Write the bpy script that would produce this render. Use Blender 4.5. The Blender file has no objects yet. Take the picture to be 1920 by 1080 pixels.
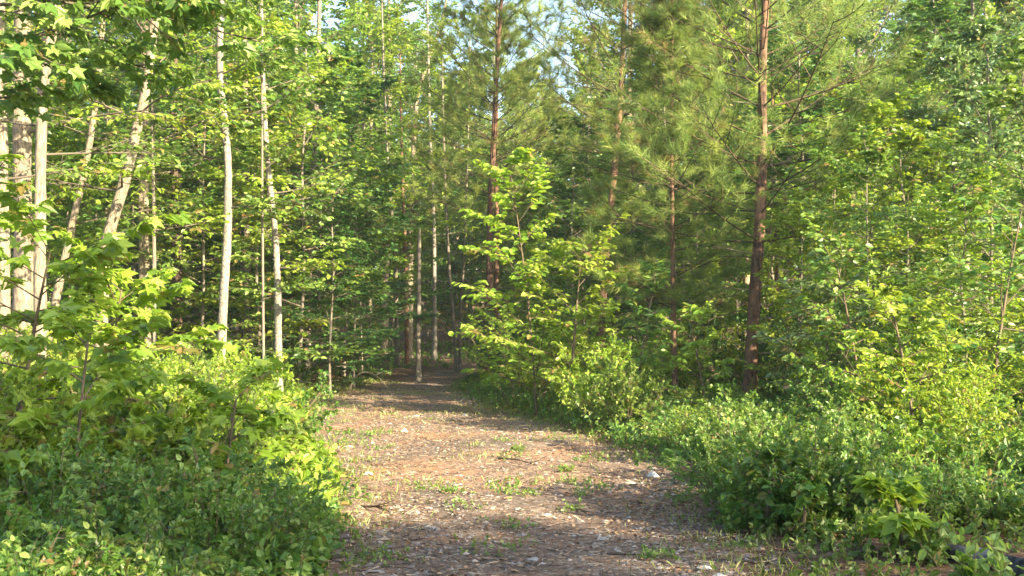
import bpy, math, random
import numpy as np
from mathutils import Vector

# ------------------------------------------------------------------ camera, sky, sun, exposure
sc = bpy.context.scene
COL = sc.collection
EYE = 1.6
FPX = 2059.0                       # focal length in photo pixels (1920 wide)
PITCH = math.atan(80.0/FPX)
cam_d = bpy.data.cameras.new("camera"); cam = bpy.data.objects.new("camera", cam_d); COL.objects.link(cam)
cam.location = (0, 0, EYE); cam.rotation_euler = (math.radians(90)+PITCH, 0, 0)
cam_d.sensor_width = 36.0; cam_d.lens = 36.0*FPX/1920.0
cam_d.clip_start = 0.1; cam_d.clip_end = 1500.0
sc.camera = cam

SUN_EL = math.radians(23.5)
SUN_AZ = math.radians(50.0)        # to the right of straight behind the camera
sdir = Vector((math.sin(SUN_AZ)*math.cos(SUN_EL), -math.cos(SUN_AZ)*math.cos(SUN_EL), math.sin(SUN_EL)))
w = bpy.data.worlds.new("World"); sc.world = w; w.use_nodes = True
nt = w.node_tree; bg = nt.nodes['Background']
sky = nt.nodes.new('ShaderNodeTexSky'); sky.sky_type = 'NISHITA'; sky.sun_disc = False
sky.sun_elevation = SUN_EL
sky.sun_rotation = math.atan2(sdir.x, sdir.y)
sky.air_density = 1.0; sky.dust_density = 1.5; sky.ozone_density = 1.0
nt.links.new(sky.outputs[0], bg.inputs[0]); bg.inputs[1].default_value = 0.11
sun_d = bpy.data.lights.new("sun", 'SUN'); sun_d.energy = 5.0; sun_d.angle = math.radians(0.6)
sun_d.color = (1.0, 0.84, 0.58)
sun = bpy.data.objects.new("sun", sun_d); COL.objects.link(sun)
sun.location = (20, -20, 30); sun.rotation_euler = (-sdir).to_track_quat('-Z', 'Y').to_euler()
sc.view_settings.view_transform = 'Standard'; sc.view_settings.look = 'None'
sc.view_settings.exposure = 2.35; sc.view_settings.gamma = 1.0; sc.view_settings.use_curve_mapping = False
sc.cycles.max_bounces = 6; sc.cycles.diffuse_bounces = 4; sc.cycles.glossy_bounces = 2
sc.cycles.transmission_bounces = 4; sc.cycles.transparent_max_bounces = 4
sc.cycles.use_denoising = True
sc.cycles.sample_clamp_indirect = 6.0
sc.cycles.caustics_reflective = False; sc.cycles.caustics_refractive = False

# ------------------------------------------------------------------ helpers
def RNG(s): return np.random.default_rng(s)
_ca, _sa = math.cos(PITCH), math.sin(PITCH)
def at(px, py, d):
    """the point seen at a photo pixel, standing d metres in front of the camera"""
    rx = (px-960.0)/FPX; ru = (540.0-py)/FPX
    y = _ca - ru*_sa; z = _sa + ru*_ca
    return np.array([rx*d/y, d, EYE + z*d/y])

PATH_C = np.array([(-6, .3), (0, .3), (7, .25), (9, .12), (12, .15), (14.3, -.5), (18.3, -1.3), (23.5, -2.45), (28.6, -3.0), (34.7, -2.9), (41, -1.3), (48, 2.0), (60, 9), (80, 20)], float)
PATH_W = np.array([(-6, 1.5), (0, 1.4), (7, 1.45), (9, 1.55), (12, 1.95), (14.3, 2.1), (18.3, 2.1), (23.5, 1.9), (28.6, 1.65), (34.7, 1.25), (41, 1.3), (48, 1.8), (60, 2.5), (80, 3)], float)
def pc(y): return np.interp(y, PATH_C[:, 0], PATH_C[:, 1])
def pw(y): return np.interp(y, PATH_W[:, 0], PATH_W[:, 1])
def ss(a, b, x):
    t = np.clip((x-a)/(b-a), 0, 1); return t*t*(3-2*t)
def ground(x, y):
    x = np.asarray(x, float); y = np.asarray(y, float)
    d = np.abs(x-pc(y))/pw(y)
    off = ss(0.8, 1.8, d)
    z = off*(0.10 + 0.07*np.sin(x*0.9+1.3)*np.cos(y*0.7) + 0.05*np.sin(x*2.1+y*1.7))
    z = z + 0.020*np.sin(x*2.3+0.8*y)*np.cos(y*1.9+x*0.4) + 0.010*np.sin(x*6.1+1.0)*np.sin(y*5.3+2.0) + 0.006*np.sin(x*13+3*y)*np.sin(y*11.0-2*x)
    z = z + 0.014*np.maximum(0, y-34) + 0.10*np.clip(y-70, 0, 90)*ss(70, 160, y)
    z = z + 0.25*ss(3.5, 9, -x)*ss(4, 10, y)*(1-ss(30, 40, y))
    return z

class Geo:
    def __init__(s):
        s.v = []; s.t = []; s.lv = []; s.lt = []; s.mi = []; s.sm = []; s.n = 0
    def add(s, v, f, mat=0, tint=None, smooth=False):
        v = np.asarray(v, np.float32).reshape(-1, 3); f = np.asarray(f, np.int64)
        s.v.append(v); s.t.append(np.zeros(len(v), np.float32) if tint is None else np.asarray(tint, np.float32))
        s.lv.append((f+s.n).ravel()); s.lt.append(np.full(len(f), f.shape[1], np.int32))
        s.mi.append(np.full(len(f), mat, np.int32)); s.sm.append(np.full(len(f), smooth, bool)); s.n += len(v)
    def mesh(s, name, mats):
        v = np.concatenate(s.v); lv = np.concatenate(s.lv).astype(np.int32); lt = np.concatenate(s.lt)
        me = bpy.data.meshes.new(name)
        me.vertices.add(len(v)); me.vertices.foreach_set('co', v.ravel())
        me.loops.add(len(lv)); me.loops.foreach_set('vertex_index', lv)
        me.polygons.add(len(lt)); st = np.zeros(len(lt), np.int32); st[1:] = np.cumsum(lt)[:-1]
        me.polygons.foreach_set('loop_start', st); me.polygons.foreach_set('loop_total', lt)
        me.polygons.foreach_set('material_index', np.concatenate(s.mi))
        me.polygons.foreach_set('use_smooth', np.concatenate(s.sm))
        for m in mats: me.materials.append(m)
        a = me.attributes.new('tint', 'FLOAT', 'POINT'); a.data.foreach_set('value', np.concatenate(s.t))
        me.update(calc_edges=True)
        return me

def link(name, me, parent=None, loc=(0, 0, 0)):
    o = bpy.data.objects.new(name, me); COL.objects.link(o); o.location = loc
    if parent is not None: o.parent = parent
    return o
def thing(name, label, cat, loc=(0, 0, 0), rz=0, group=None):
    o = bpy.data.objects.new(name, None); COL.objects.link(o); o.empty_display_size = 0.2
    o.location = loc; o.rotation_euler = (0, 0, rz); tag(o, label, cat, group); return o
def tag(o, label, cat=None, group=None, kind=None):
    if label: o['label'] = label
    if cat: o['category'] = cat
    if group: o['group'] = group
    if kind: o['kind'] = kind
    return o
def dup(root, loc, rz=0, sc_=1.0, label=None, group=None, cat=None):
    r = root.copy(); COL.objects.link(r); r.location = loc; r.rotation_euler = (0, 0, rz)
    r.scale = (sc_, sc_, sc_) if np.isscalar(sc_) else sc_
    if label: r['label'] = label
    if group: r['group'] = group
    for ch in root.children:
        c = ch.copy(); COL.objects.link(c); c.parent = r
    return r

def nrm(a): return a/np.maximum(np.linalg.norm(a, axis=-1, keepdims=True), 1e-9)

def tube(g, pts, rad, sides=8, mat=0, rough=0.0, rng=None, tint=0.5, cap=True):
    pts = np.asarray(pts, float); n = len(pts); rad = np.broadcast_to(np.asarray(rad, float), (n,))
    tan = nrm(np.gradient(pts, axis=0))
    ref = np.array([1.0, 0, 0]) if abs(tan[0][0]) < .8 else np.array([0, 1.0, 0])
    U = np.zeros_like(pts); u = ref
    for i in range(n):
        u = u - tan[i]*np.dot(u, tan[i]); u = u/np.linalg.norm(u); U[i] = u
    V = np.cross(tan, U)
    th = np.linspace(0, 2*math.pi, sides, endpoint=False)
    r = rad[:, None]*np.ones((n, sides))
    if rough and rng is not None: r = r*(1+rough*rng.standard_normal((n, sides))) 
    v = pts[:, None, :] + r[..., None]*(np.cos(th)[None, :, None]*U[:, None, :] + np.sin(th)[None, :, None]*V[:, None, :])
    i = np.arange(n-1)[:, None]*sides; j = np.arange(sides)[None, :]; k = (j+1) % sides
    f = np.stack([i+j, i+k, i+sides+k, i+sides+j], -1).reshape(-1, 4)
    g.add(v.reshape(-1, 3), f, mat, np.full(n*sides, tint), True)
    if cap:
        g.add(np.vstack([v[-1], pts[-1]+tan[-1]*rad[-1]*.3]), [[q, (q+1) % sides, sides] for q in range(sides)], mat, np.full(sides+1, tint), True)

# vectorised quadratic branches:  p(s) = P0 + D*L*s + G*L*s^2
class Br:
    def __init__(s, P, D, L, G, r):
        s.P, s.D, s.L, s.G, s.r = P, nrm(D), L, G, r
    def p(s, t):   # t (N,k)
        t = t[..., None]; L = s.L[:, None, None]
        return s.P[:, None]+s.D[:, None]*L*t+s.G[:, None]*L*t*t
    def tan(s, t):
        t = t[..., None]; return nrm(s.D[:, None]+2*s.G[:, None]*t)
    def sub(s, m): return Br(s.P[m], s.D[m], s.L[m], s.G[m], s.r[m])
    def __len__(s): return len(s.L)

def sticks(g, b, nseg=3, taper=.35, sides=3, mat=0):
    N = len(b)
    if N == 0: return
    t = np.broadcast_to(np.linspace(0, 1, nseg+1), (N, nseg+1))
    P = b.p(t); T = b.tan(t)
    ref = np.where(np.abs(T[..., 2:3]) < .9, np.array([0, 0, 1.0]), np.array([1.0, 0, 0]))
    U = nrm(np.cross(T, ref)); V = np.cross(T, U)
    th = np.arange(sides)*2*math.pi/sides
    r = b.r[:, None]*(1-(1-taper)*t)
    v = P[:, :, None]+r[..., None, None]*(np.cos(th)[:, None]*U[:, :, None]+np.sin(th)[:, None]*V[:, :, None])
    i = (np.arange(N)[:, None, None]*(nseg+1)+np.arange(nseg)[None, :, None])*sides
    j = np.arange(sides)[None, None]; k = (j+1) % sides
    f = np.stack([i+j, i+k, i+sides+k, i+sides+j], -1).reshape(-1, 4)
    g.add(v.reshape(-1, 3), f, mat, None, True)

def children(rng, b, k, smin, smax, ang, ratio, bend=-.05, planar=.8, rj=.3, thin=.5, tipgrow=True):
    N = len(b)
    t = smin+(smax-smin)*(np.arange(k)+rng.random((N, k)))/k
    P = b.p(t); T = b.tan(t)
    Z = np.array([0, 0, 1.0]); side = np.cross(T, Z); side = nrm(side+1e-6)
    sg = np.where((np.arange(k)[None]+rng.integers(0, 2, (N, 1))) % 2 == 0, 1.0, -1.0)[..., None]
    side = side*sg; rnd = nrm(rng.standard_normal((N, k, 3)))
    sd = nrm(side*planar+rnd*(1-planar)*1.2)
    a = np.radians(ang)*(1+rng.uniform(-.25, .25, (N, k)))[..., None]
    D = T*np.cos(a)+sd*np.sin(a)
    L = b.L[:, None]*ratio*(1+rng.uniform(-rj, rj, (N, k)))*(1.15-.6*t)
    G = np.zeros((N, k, 3)); G[..., 2] = bend; G = G+rng.standard_normal((N, k, 3))*.06
    return Br(P.reshape(-1, 3), D.reshape(-1, 3), L.ravel(), G.reshape(-1, 3), (b.r[:, None]*thin*np.ones((N, k))).ravel())

OVATE = (np.array([(0, 0, 0), (.31, .30, .08), (.25, .70, .05), (0, 1, -.10), (-.25, .70, .05), (-.31, .30, .08)]), [np.array([[0, 1, 2, 3], [0, 3, 4, 5]])])
OBOV = (np.array([(0, 0, 0), (.16, .4, .05), (.30, .74, .05), (0, 1, -.05), (-.30, .74, .05), (-.16, .4, .05)]), [np.array([[0, 1, 2, 3], [0, 3, 4, 5]])])
LANCE = (np.array([(0, 0, 0), (.13, .35, .04), (.09, .75, .0), (0, 1, -.15), (-.09, .75, .0), (-.13, .35, .04)]), [np.array([[0, 1, 2, 3], [0, 3, 4, 5]])])
_m = [(0, 0, 0), (.18, -.12, .02), (.46, .02, -.04), (.34, .26, .04), (.56, .62, -.06), (.24, .56, .05), (.16, .74, .03), (0, 1.05, -.12)]
MAPLE = (np.array(_m+[(-x, y, z) for x, y, z in _m[1:7]]), [np.array([[0, 1, 2, 3, 4, 5, 6, 7]]), np.array([[0, 7, 13, 12, 11, 10, 9, 8]])])
NEEDLE = (np.array([(-.5, 0, 0), (.5, 0, 0), (.3, .6, -.0), (0, 1, 0)]), [np.array([[0, 1, 2, 3]])])

def put_leaves(g, P, A, Nn, S, tint, tmpl, mat=1, wide=None):
    """P base points, A axes, Nn normals, S sizes"""
    tv, tf = tmpl; A = nrm(A); X = nrm(np.cross(A, Nn)); Z = np.cross(X, A)
    sx = S if wide is None else wide
    v = P[:, None]+X[:, None]*(tv[None, :, 0:1]*sx[:, None, None])+A[:, None]*(tv[None, :, 1:2]*S[:, None, None])+Z[:, None]*(tv[None, :, 2:3]*S[:, None, None])
    k = len(tv); base = np.arange(len(P))[:, None]*k
    tt = np.repeat(tint, k)
    first = True
    for f in tf:
        ff = (base[:, :, None]+f[None]).reshape(-1, f.shape[1])
        if first: g.add(v.reshape(-1, 3), ff, mat, tt); first = False; off = len(P)*k
        else:
            g.lv.append((ff+g.n-off).ravel()); g.lt.append(np.full(len(ff), f.shape[1], np.int32))
            g.mi.append(np.full(len(ff), mat, np.int32)); g.sm.append(np.zeros(len(ff), bool))

def leaves(rng, g, b, k, size, tmpl=OVATE, mat=1, jit=.45, ang=50, smin=.1, planar=.85, droop=.15, sj=.3, tb=.35, keep=1.0):
    N = len(b)
    t = smin+(1-smin)*(np.arange(k)+rng.random((N, k)))/k
    P = b.p(t); T = b.tan(t); Z = np.array([0, 0, 1.0])
    side = nrm(np.cross(T, Z)+1e-6)
    sg = np.where(np.arange(k) % 2 == 0, 1.0, -1.0)[None, :, None]
    rnd = nrm(rng.standard_normal((N, k, 3)))
    sd = nrm(side*sg*planar+rnd*(1-planar)*1.3)
    a = np.radians(ang)*(1+rng.uniform(-.4, .4, (N, k)))[..., None]
    A = T*np.cos(a)+sd*np.sin(a); A = A-Z*droop*rng.random((N, k, 1))*2
    Nn = Z+jit*rng.standard_normal((N, k, 3))
    S = size*(1+rng.uniform(-sj, sj, (N, k)))
    tint = np.clip(.5+tb*.6*rng.standard_normal((N, 1))+tb*.5*rng.standard_normal((N, k)), 0, 1)
    m = (rng.random((N, k)) < keep).ravel()
    put_leaves(g, P.reshape(-1, 3)[m], A.reshape(-1, 3)[m], Nn.reshape(-1, 3)[m], S.ravel()[m], tint.ravel()[m], tmpl, mat)

# ------------------------------------------------------------------ materials
def new_mat(name):
    m = bpy.data.materials.new(name); m.use_nodes = True
    n = m.node_tree.nodes; n.clear(); out = n.new('ShaderNodeOutputMaterial'); return m, n, m.node_tree.links, out
def leaf_mat(name, dark, mid, light, trans=(.30, .46, .04), tfac=.42, rough=.42, spec=.5, hv=.05):
    m, n, l, out = new_mat(name)
    at_ = n.new('ShaderNodeAttribute'); at_.attribute_name = 'tint'
    r = n.new('ShaderNodeValToRGB'); e = r.color_ramp.elements
    e[0].position = 0.05; e[0].color = (*dark, 1); e[1].position = .95; e[1].color = (*light, 1)
    e.new(0.0).color = (.24, .16, .06, 1); e.new(.012).color = (.24, .17, .06, 1)
    q = e.new(.5); q.color = (*mid, 1); l.new(at_.outputs['Fac'], r.inputs[0])
    oi = n.new('ShaderNodeObjectInfo'); hs = n.new('ShaderNodeHueSaturation')
    mr = n.new('ShaderNodeMapRange'); mr.inputs['To Min'].default_value = .5-hv*.4; mr.inputs['To Max'].default_value = .5+hv*.3
    l.new(oi.outputs['Random'], mr.inputs[0]); l.new(mr.outputs[0], hs.inputs['Hue'])
    mr2 = n.new('ShaderNodeMapRange'); mr2.inputs['To Min'].default_value = .82; mr2.inputs['To Max'].default_value = 1.2
    mm = n.new('ShaderNodeMath'); mm.operation = 'FRACT'; mu = n.new('ShaderNodeMath'); mu.operation = 'MULTIPLY'; mu.inputs[1].default_value = 7.3
    l.new(oi.outputs['Random'], mu.inputs[0]); l.new(mu.outputs[0], mm.inputs[0]); l.new(mm.outputs[0], mr2.inputs[0]); l.new(mr2.outputs[0], hs.inputs['Value'])
    l.new(r.outputs[0], hs.inputs['Color'])
    p = n.new('ShaderNodeBsdfPrincipled'); p.inputs['Roughness'].default_value = rough
    p.inputs['Specular IOR Level'].default_value = spec
    l.new(hs.outputs[0], p.inputs['Base Color'])
    t = n.new('ShaderNodeBsdfTranslucent'); mc = n.new('ShaderNodeMix'); mc.data_type = 'RGBA'; mc.blend_type = 'MULTIPLY'; mc.inputs[0].default_value = .0
    g2 = n.new('ShaderNodeMix'); g2.data_type = 'RGBA'; g2.inputs[0].default_value = .65
    l.new(hs.outputs[0], g2.inputs['A']); g2.inputs['B'].default_value = (*trans, 1)
    l.new(g2.outputs['Result'], t.inputs[0])
    mx = n.new('ShaderNodeMixShader'); mx.inputs[0].default_value = tfac
    l.new(p.outputs[0], mx.inputs[1]); l.new(t.outputs[0], mx.inputs[2]); l.new(mx.outputs[0], out.inputs[0])
    n.remove(mc)
    return m
def bark_mat(name, c1, c2, c3, scale=9.0, stretch=.22, bump=.6, spots=None):
    m, n, l, out = new_mat(name)
    tc = n.new('ShaderNodeTexCoord'); mp = n.new('ShaderNodeMapping'); mp.inputs['Scale'].default_value = (1, 1, stretch)
    l.new(tc.outputs['Object'], mp.inputs[0])
    a = n.new('ShaderNodeTexNoise'); a.inputs['Scale'].default_value = scale*2.2; a.inputs['Detail'].default_value = 6; a.inputs['Roughness'].default_value = .75
    l.new(mp.outputs[0], a.inputs[0])
    b = n.new('ShaderNodeTexNoise'); b.inputs['Scale'].default_value = 2.2; b.inputs['Detail'].default_value = 4
    l.new(tc.outputs['Object'], b.inputs[0])
    r = n.new('ShaderNodeValToRGB'); e = r.color_ramp.elements
    e[0].position = .36; e[0].color = (*c1, 1); e[1].position = .62; e[1].color = (*c2, 1)
    l.new(a.outputs['Fac'], r.inputs[0])
    r2 = n.new('ShaderNodeValToRGB'); e = r2.color_ramp.elements; e[0].position = .45; e[0].color = (0, 0, 0, 1); e[1].position = .62; e[1].color = (1, 1, 1, 1)
    l.new(b.outputs['Fac'], r2.inputs[0])
    mx = n.new('ShaderNodeMix'); mx.data_type = 'RGBA'; l.new(r2.outputs[0], mx.inputs[0]); l.new(r.outputs[0], mx.inputs['A']); mx.inputs['B'].default_value = (*c3, 1)
    ml = n.new('ShaderNodeMix'); ml.data_type = 'RGBA'; ml.inputs[0].default_value = .75
    l.new(r.outputs[0], ml.inputs['A']); l.new(mx.outputs['Result'], ml.inputs['B'])
    p = n.new('ShaderNodeBsdfPrincipled'); p.inputs['Roughness'].default_value = .9; p.inputs['Specular IOR Level'].default_value = .15
    l.new(ml.outputs['Result'], p.inputs['Base Color'])
    bp = n.new('ShaderNodeBump'); bp.inputs['Strength'].default_value = bump; bp.inputs['Distance'].default_value = .05
    l.new(a.outputs['Fac'], bp.inputs['Height']); l.new(bp.outputs[0], p.inputs['Normal']); l.new(p.outputs[0], out.inputs[0])
    return m
def soil_mat(name, cols, litter, peb=.4, s=1.0):
    m, n, l, out = new_mat(name)
    tc = n.new('ShaderNodeTexCoord')
    def noise(sc_, det=5, ro=.6):
        a = n.new('ShaderNodeTexNoise'); a.inputs['Scale'].default_value = sc_*s; a.inputs['Detail'].default_value = det; a.inputs['Roughness'].default_value = ro
        l.new(tc.outputs['Object'], a.inputs[0]); return a
    big = noise(.55, 4); r = n.new('ShaderNodeValToRGB'); e = r.color_ramp.elements
    e[0].position = .38; e[0].color = (*cols[0], 1); e[1].position = .62; e[1].color = (*cols[2], 1); q = e.new(.5); q.color = (*cols[1], 1)
    l.new(big.outputs['Fac'], r.inputs[0])
    v = n.new('ShaderNodeTexVoronoi'); v.inputs['Scale'].default_value = 26*s; l.new(tc.outputs['Object'], v.inputs[0])
    vr = n.new('ShaderNodeValToRGB'); e = vr.color_ramp.elements; vr.color_ramp.interpolation = 'CONSTANT'
    e[0].position = 0; e[0].color = (*litter[0], 1); e[1].position = .8; e[1].color = (*litter[3], 1)
    e.new(.3).color = (*litter[1], 1); e.new(.55).color = (*litter[2], 1)
    sp = n.new('ShaderNodeSeparateColor'); l.new(v.outputs['Color'], sp.inputs[0]); l.new(sp.outputs[0], vr.inputs[0])
    mid = noise(7, 6, .7); mr = n.new('ShaderNodeMapRange'); mr.inputs['From Min'].default_value = .42; mr.inputs['From Max'].default_value = .6; mr.inputs['To Max'].default_value = peb
    l.new(mid.outputs['Fac'], mr.inputs[0])
    mx = n.new('ShaderNodeMix'); mx.data_type = 'RGBA'; l.new(mr.outputs[0], mx.inputs[0]); l.new(r.outputs[0], mx.inputs['A']); l.new(vr.outputs[0], mx.inputs['B'])
    fine = noise(60, 4, .7); fr = n.new('ShaderNodeMapRange'); fr.inputs['From Min'].default_value = .3; fr.inputs['From Max'].default_value = .7; fr.inputs['To Min'].default_value = .55; fr.inputs['To Max'].default_value = 1.35
    l.new(fine.outputs['Fac'], fr.inputs[0])
    ms = n.new('ShaderNodeVectorMath'); ms.operation = 'SCALE'; l.new(mx.outputs['Result'], ms.inputs[0]); l.new(fr.outputs[0], ms.inputs['Scale'])
    p = n.new('ShaderNodeBsdfPrincipled'); p.inputs['Roughness'].default_value = .95; p.inputs['Specular IOR Level'].default_value = .1
    l.new(ms.outputs[0], p.inputs['Base Color'])
    ad = n.new('ShaderNodeMath'); l.new(mid.outputs['Fac'], ad.inputs[0]); l.new(fine.outputs['Fac'], ad.inputs[1])
    bp = n.new('ShaderNodeBump'); bp.inputs['Strength'].default_value = .8; bp.inputs['Distance'].default_value = .04
    l.new(ad.outputs[0], bp.inputs['Height']); l.new(bp.outputs[0], p.inputs['Normal']); l.new(p.outputs[0], out.inputs[0])
    return m
def tint_mat(name, cols, rough=.85, spec=.2):
    m, n, l, out = new_mat(name)
    a = n.new('ShaderNodeAttribute'); a.attribute_name = 'tint'; r = n.new('ShaderNodeValToRGB'); e = r.color_ramp.elements
    e[0].color = (*cols[0], 1); e[1].color = (*cols[-1], 1)
    for i, c in enumerate(cols[1:-1]): e.new((i+1)/(len(cols)-1)).color = (*c, 1)
    l.new(a.outputs['Fac'], r.inputs[0]); p = n.new('ShaderNodeBsdfPrincipled'); p.inputs['Roughness'].default_value = rough; p.inputs['Specular IOR Level'].default_value = spec
    tc = n.new('ShaderNodeTexCoord'); no = n.new('ShaderNodeTexNoise'); no.inputs['Scale'].default_value = 45; l.new(tc.outputs['Object'], no.inputs[0])
    mr = n.new('ShaderNodeMapRange'); mr.inputs['To Min'].default_value = .7; mr.inputs['To Max'].default_value = 1.3; l.new(no.outputs['Fac'], mr.inputs[0])
    ms = n.new('ShaderNodeVectorMath'); ms.operation = 'SCALE'; l.new(r.outputs[0], ms.inputs[0]); l.new(mr.outputs[0], ms.inputs['Scale'])
    l.new(ms.outputs[0], p.inputs['Base Color']); l.new(p.outputs[0], out.inputs[0]); return m

L_BRIGHT = leaf_mat('leaf_bright', (.09, .165, .022), (.20, .315, .03), (.40, .50, .09), (.50, .63, .04), .45)
L_MID = leaf_mat('leaf_mid', (.042, .115, .025), (.11, .21, .036), (.29, .39, .10), (.34, .52, .05), .40)
L_DARK = leaf_mat('leaf_dark', (.03, .09, .025), (.06, .145, .035), (.13, .23, .05), (.18, .36, .04), .36)
L_COOL = leaf_mat('leaf_cool', (.04, .10, .03), (.085, .17, .045), (.18, .27, .08), (.24, .40, .07), .36, rough=.45)
L_GREY = leaf_mat('leaf_pale_backed', (.06, .12, .04), (.12, .20, .06), (.30, .38, .15), (.25, .40, .08), .34, rough=.3, spec=.6)
L_NEEDLE = leaf_mat('pine_needles', (.055, .105, .03), (.155, .24, .055), (.33, .39, .10), (.38, .50, .09), .40, rough=.5, spec=.3)
L_BROWN = tint_mat('dead_needles', [(.20, .10, .04), (.34, .20, .09), (.42, .28, .14)])
B_PALE = bark_mat('bark_pale', (.09, .07, .05), (.46, .38, .27), (.24, .21, .16), scale=12, bump=1.0)
B_LIMB = bark_mat('limb_bark', (.07, .06, .045), (.18, .15, .11), (.14, .12, .09), bump=.2)
B_GREY = bark_mat('bark_grey', (.11, .095, .075), (.28, .245, .19), (.20, .17, .13))
B_BIRCH = bark_mat('bark_smooth_grey', (.08, .07, .06), (.42, .38, .31), (.19, .17, .14), scale=6, stretch=1.3, bump=.6)
B_PINE = bark_mat('bark_pine', (.04, .026, .02), (.24, .145, .095), (.30, .17, .105), scale=8, stretch=.3, bump=1.0)
B_PTWIG = bark_mat('pine_twig', (.045, .033, .022), (.11, .08, .05), (.08, .06, .04), bump=.1)
B_DEAD = bark_mat('dead_wood', (.16, .12, .09), (.40, .33, .25), (.32, .26, .2), bump=.1)
B_DARK = bark_mat('bark_dark', (.05, .035, .025), (.14, .10, .075), (.10, .07, .05))
B_TWIG = bark_mat('bark_twig', (.07, .055, .035), (.20, .15, .10), (.14, .11, .075), bump=.1)
M_SOIL = soil_mat('forest_floor', [(.13, .075, .045), (.17, .105, .065), (.24, .13, .075)], [(.06, .04, .03), (.20, .13, .08), (.32, .22, .14), (.42, .32, .22)], .8)
M_PATH = soil_mat('packed_clay_path', [(.16, .125, .10), (.26, .18, .125), (.38, .215, .125)], [(.07, .055, .045), (.18, .13, .10), (.30, .23, .17), (.42, .36, .29)], .8)
M_STONE = tint_mat('stone', [(.13, .11, .10), (.22, .19, .165), (.32, .28, .24), (.55, .51, .47)], .8)
M_LITTER = tint_mat('dry_leaf', [(.07, .04, .025), (.18, .10, .055), (.30, .18, .10), (.44, .31, .18)], .7)
M_CHIP = tint_mat('wood_chip', [(.09, .06, .04), (.20, .13, .09), (.34, .25, .17), (.50, .40, .29)], .8)
M_GRASS = leaf_mat('grass_blade', (.10, .17, .03), (.19, .25, .05), (.40, .38, .16), (.4, .5, .06), .35)
M_LOG = bark_mat('charred_log_bark', (.02, .02, .02), (.09, .09, .09), (.30, .30, .29), bump=.8)

# ------------------------------------------------------------------ ground and path
def grid(xs, ys, off=0.0):
    X, Y = np.meshgrid(xs, ys); Z = ground(X, Y)+off
    nx = len(xs); i = np.arange(len(ys)-1)[:, None]*nx; j = np.arange(nx-1)[None]
    f = np.stack([i+j, i+j+1, i+nx+j+1, i+nx+j], -1).reshape(-1, 4)
    return np.stack([X, Y, Z], -1).reshape(-1, 3), f
def spaced(lo, hi, fine_lo, fine_hi, step, growth=1.13):
    a = list(np.arange(fine_lo, fine_hi, step)); s = step; x = a[-1]
    while x < hi: s *= growth; x += s; a.append(x)
    s = step; x = fine_lo
    while x > lo: s *= growth; x -= s; a.insert(0, x)
    return np.array(a)
g = Geo(); v, f = grid(spaced(-420, 420, -9, 9, .12), spaced(-150, 700, 3, 32, .12))
g.add(v, f, 0, None, True); tag(link('ground', g.mesh('ground', [M_SOIL])), 'brown leaf littered forest floor', None, None, 'structure')
g = Geo(); ys = np.concatenate([np.arange(-6, 30, .07), np.arange(30, 62, .25)]); u = np.linspace(-1, 1, 61); rg = RNG(5)
jl = np.interp(ys, np.arange(-6, 64, .35), rg.uniform(-.18, .18, len(np.arange(-6, 64, .35)))); jr = np.interp(ys, np.arange(-6, 64, .35), rg.uniform(-.18, .18, len(np.arange(-6, 64, .35))))
xl = pc(ys)-pw(ys)+jl; xr = pc(ys)+pw(ys)+jr
X = xl[:, None]+(xr-xl)[:, None]*(u[None]+1)/2; Y = np.broadcast_to(ys[:, None], X.shape)
edge = np.minimum(1, (1-np.abs(u))/.06)[None]
Z = ground(X, Y)+.004+.012*edge
nx = len(u); i = np.arange(len(ys)-1)[:, None]*nx; j = np.arange(nx-1)[None]
g.add(np.stack([X, Y, Z], -1).reshape(-1, 3), np.stack([i+j, i+j+1, i+nx+j+1, i+nx+j], -1).reshape(-1, 4), 0, None, True)
tag(link('path', g.mesh('path', [M_PATH])), 'reddish clay and gravel track curving into the woods', None, None, 'structure')
def floor_z(x, y):
    d = np.abs(x-pc(y))/pw(y); return ground(x, y)+np.where(d < .92, .016, .004)

# loose cover on the ground
def path_pts(rng, n, ylo, yhi, k=1.05, pwr=1.0):
    t = rng.random(n)**pwr; y = ylo+(yhi-ylo)*t; x = pc(y)+pw(y)*k*rng.uniform(-1, 1, n); return x, y
rg = RNG(11); g = Geo()
n = 17000; x, y = path_pts(rg, n, 4.5, 34, 1.1, 1.8)
den = np.sin(x*2.1+y)*np.cos(y*1.3-x)+rg.random(n)*1.6-.5*ss(10, 13, y); m = den > .35; x, y = x[m], y[m]; n = len(x)
s = .006+.022*rg.random(n)**3.5; big = rg.random(n) < .002; s = np.where(big, rg.uniform(.03, .06, n), s)
oct_v = np.array([(1, 0, 0), (.3, 1, 0), (-.9, .6, 0), (-.8, -.7, 0), (.4, -1, 0), (.1, .1, .9), (-.3, -.1, .8), (0, 0, -.6)])
of = np.array([[0, 1, 5], [1, 2, 5], [2, 6, 5], [2, 3, 6], [3, 4, 6], [4, 5, 6], [4, 0, 5], [1, 0, 7], [2, 1, 7], [3, 2, 7], [4, 3, 7], [0, 4, 7]])
th = rg.uniform(0, 6.28, n); ov = oct_v[None]*(1+.3*rg.standard_normal((n, 8, 1)))*s[:, None, None]
ov[..., 2] *= rg.uniform(.35, .8, (n, 1)); ox = ov[..., 0]*np.cos(th)[:, None]-ov[..., 1]*np.sin(th)[:, None]; oy = ov[..., 0]*np.sin(th)[:, None]+ov[..., 1]*np.cos(th)[:, None]
V = np.stack([x[:, None]+ox*1.2, y[:, None]+oy, floor_z(x, y)[:, None]+ov[..., 2]+s[:, None]*.12], -1)
tt = np.clip(rg.random(n)*.75+np.where(big, .45, 0), 0, 1)
g.add(V.reshape(-1, 3), (np.arange(n)[:, None, None]*8+of[None]).reshape(-1, 3), 0, np.repeat(tt, 8))
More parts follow.
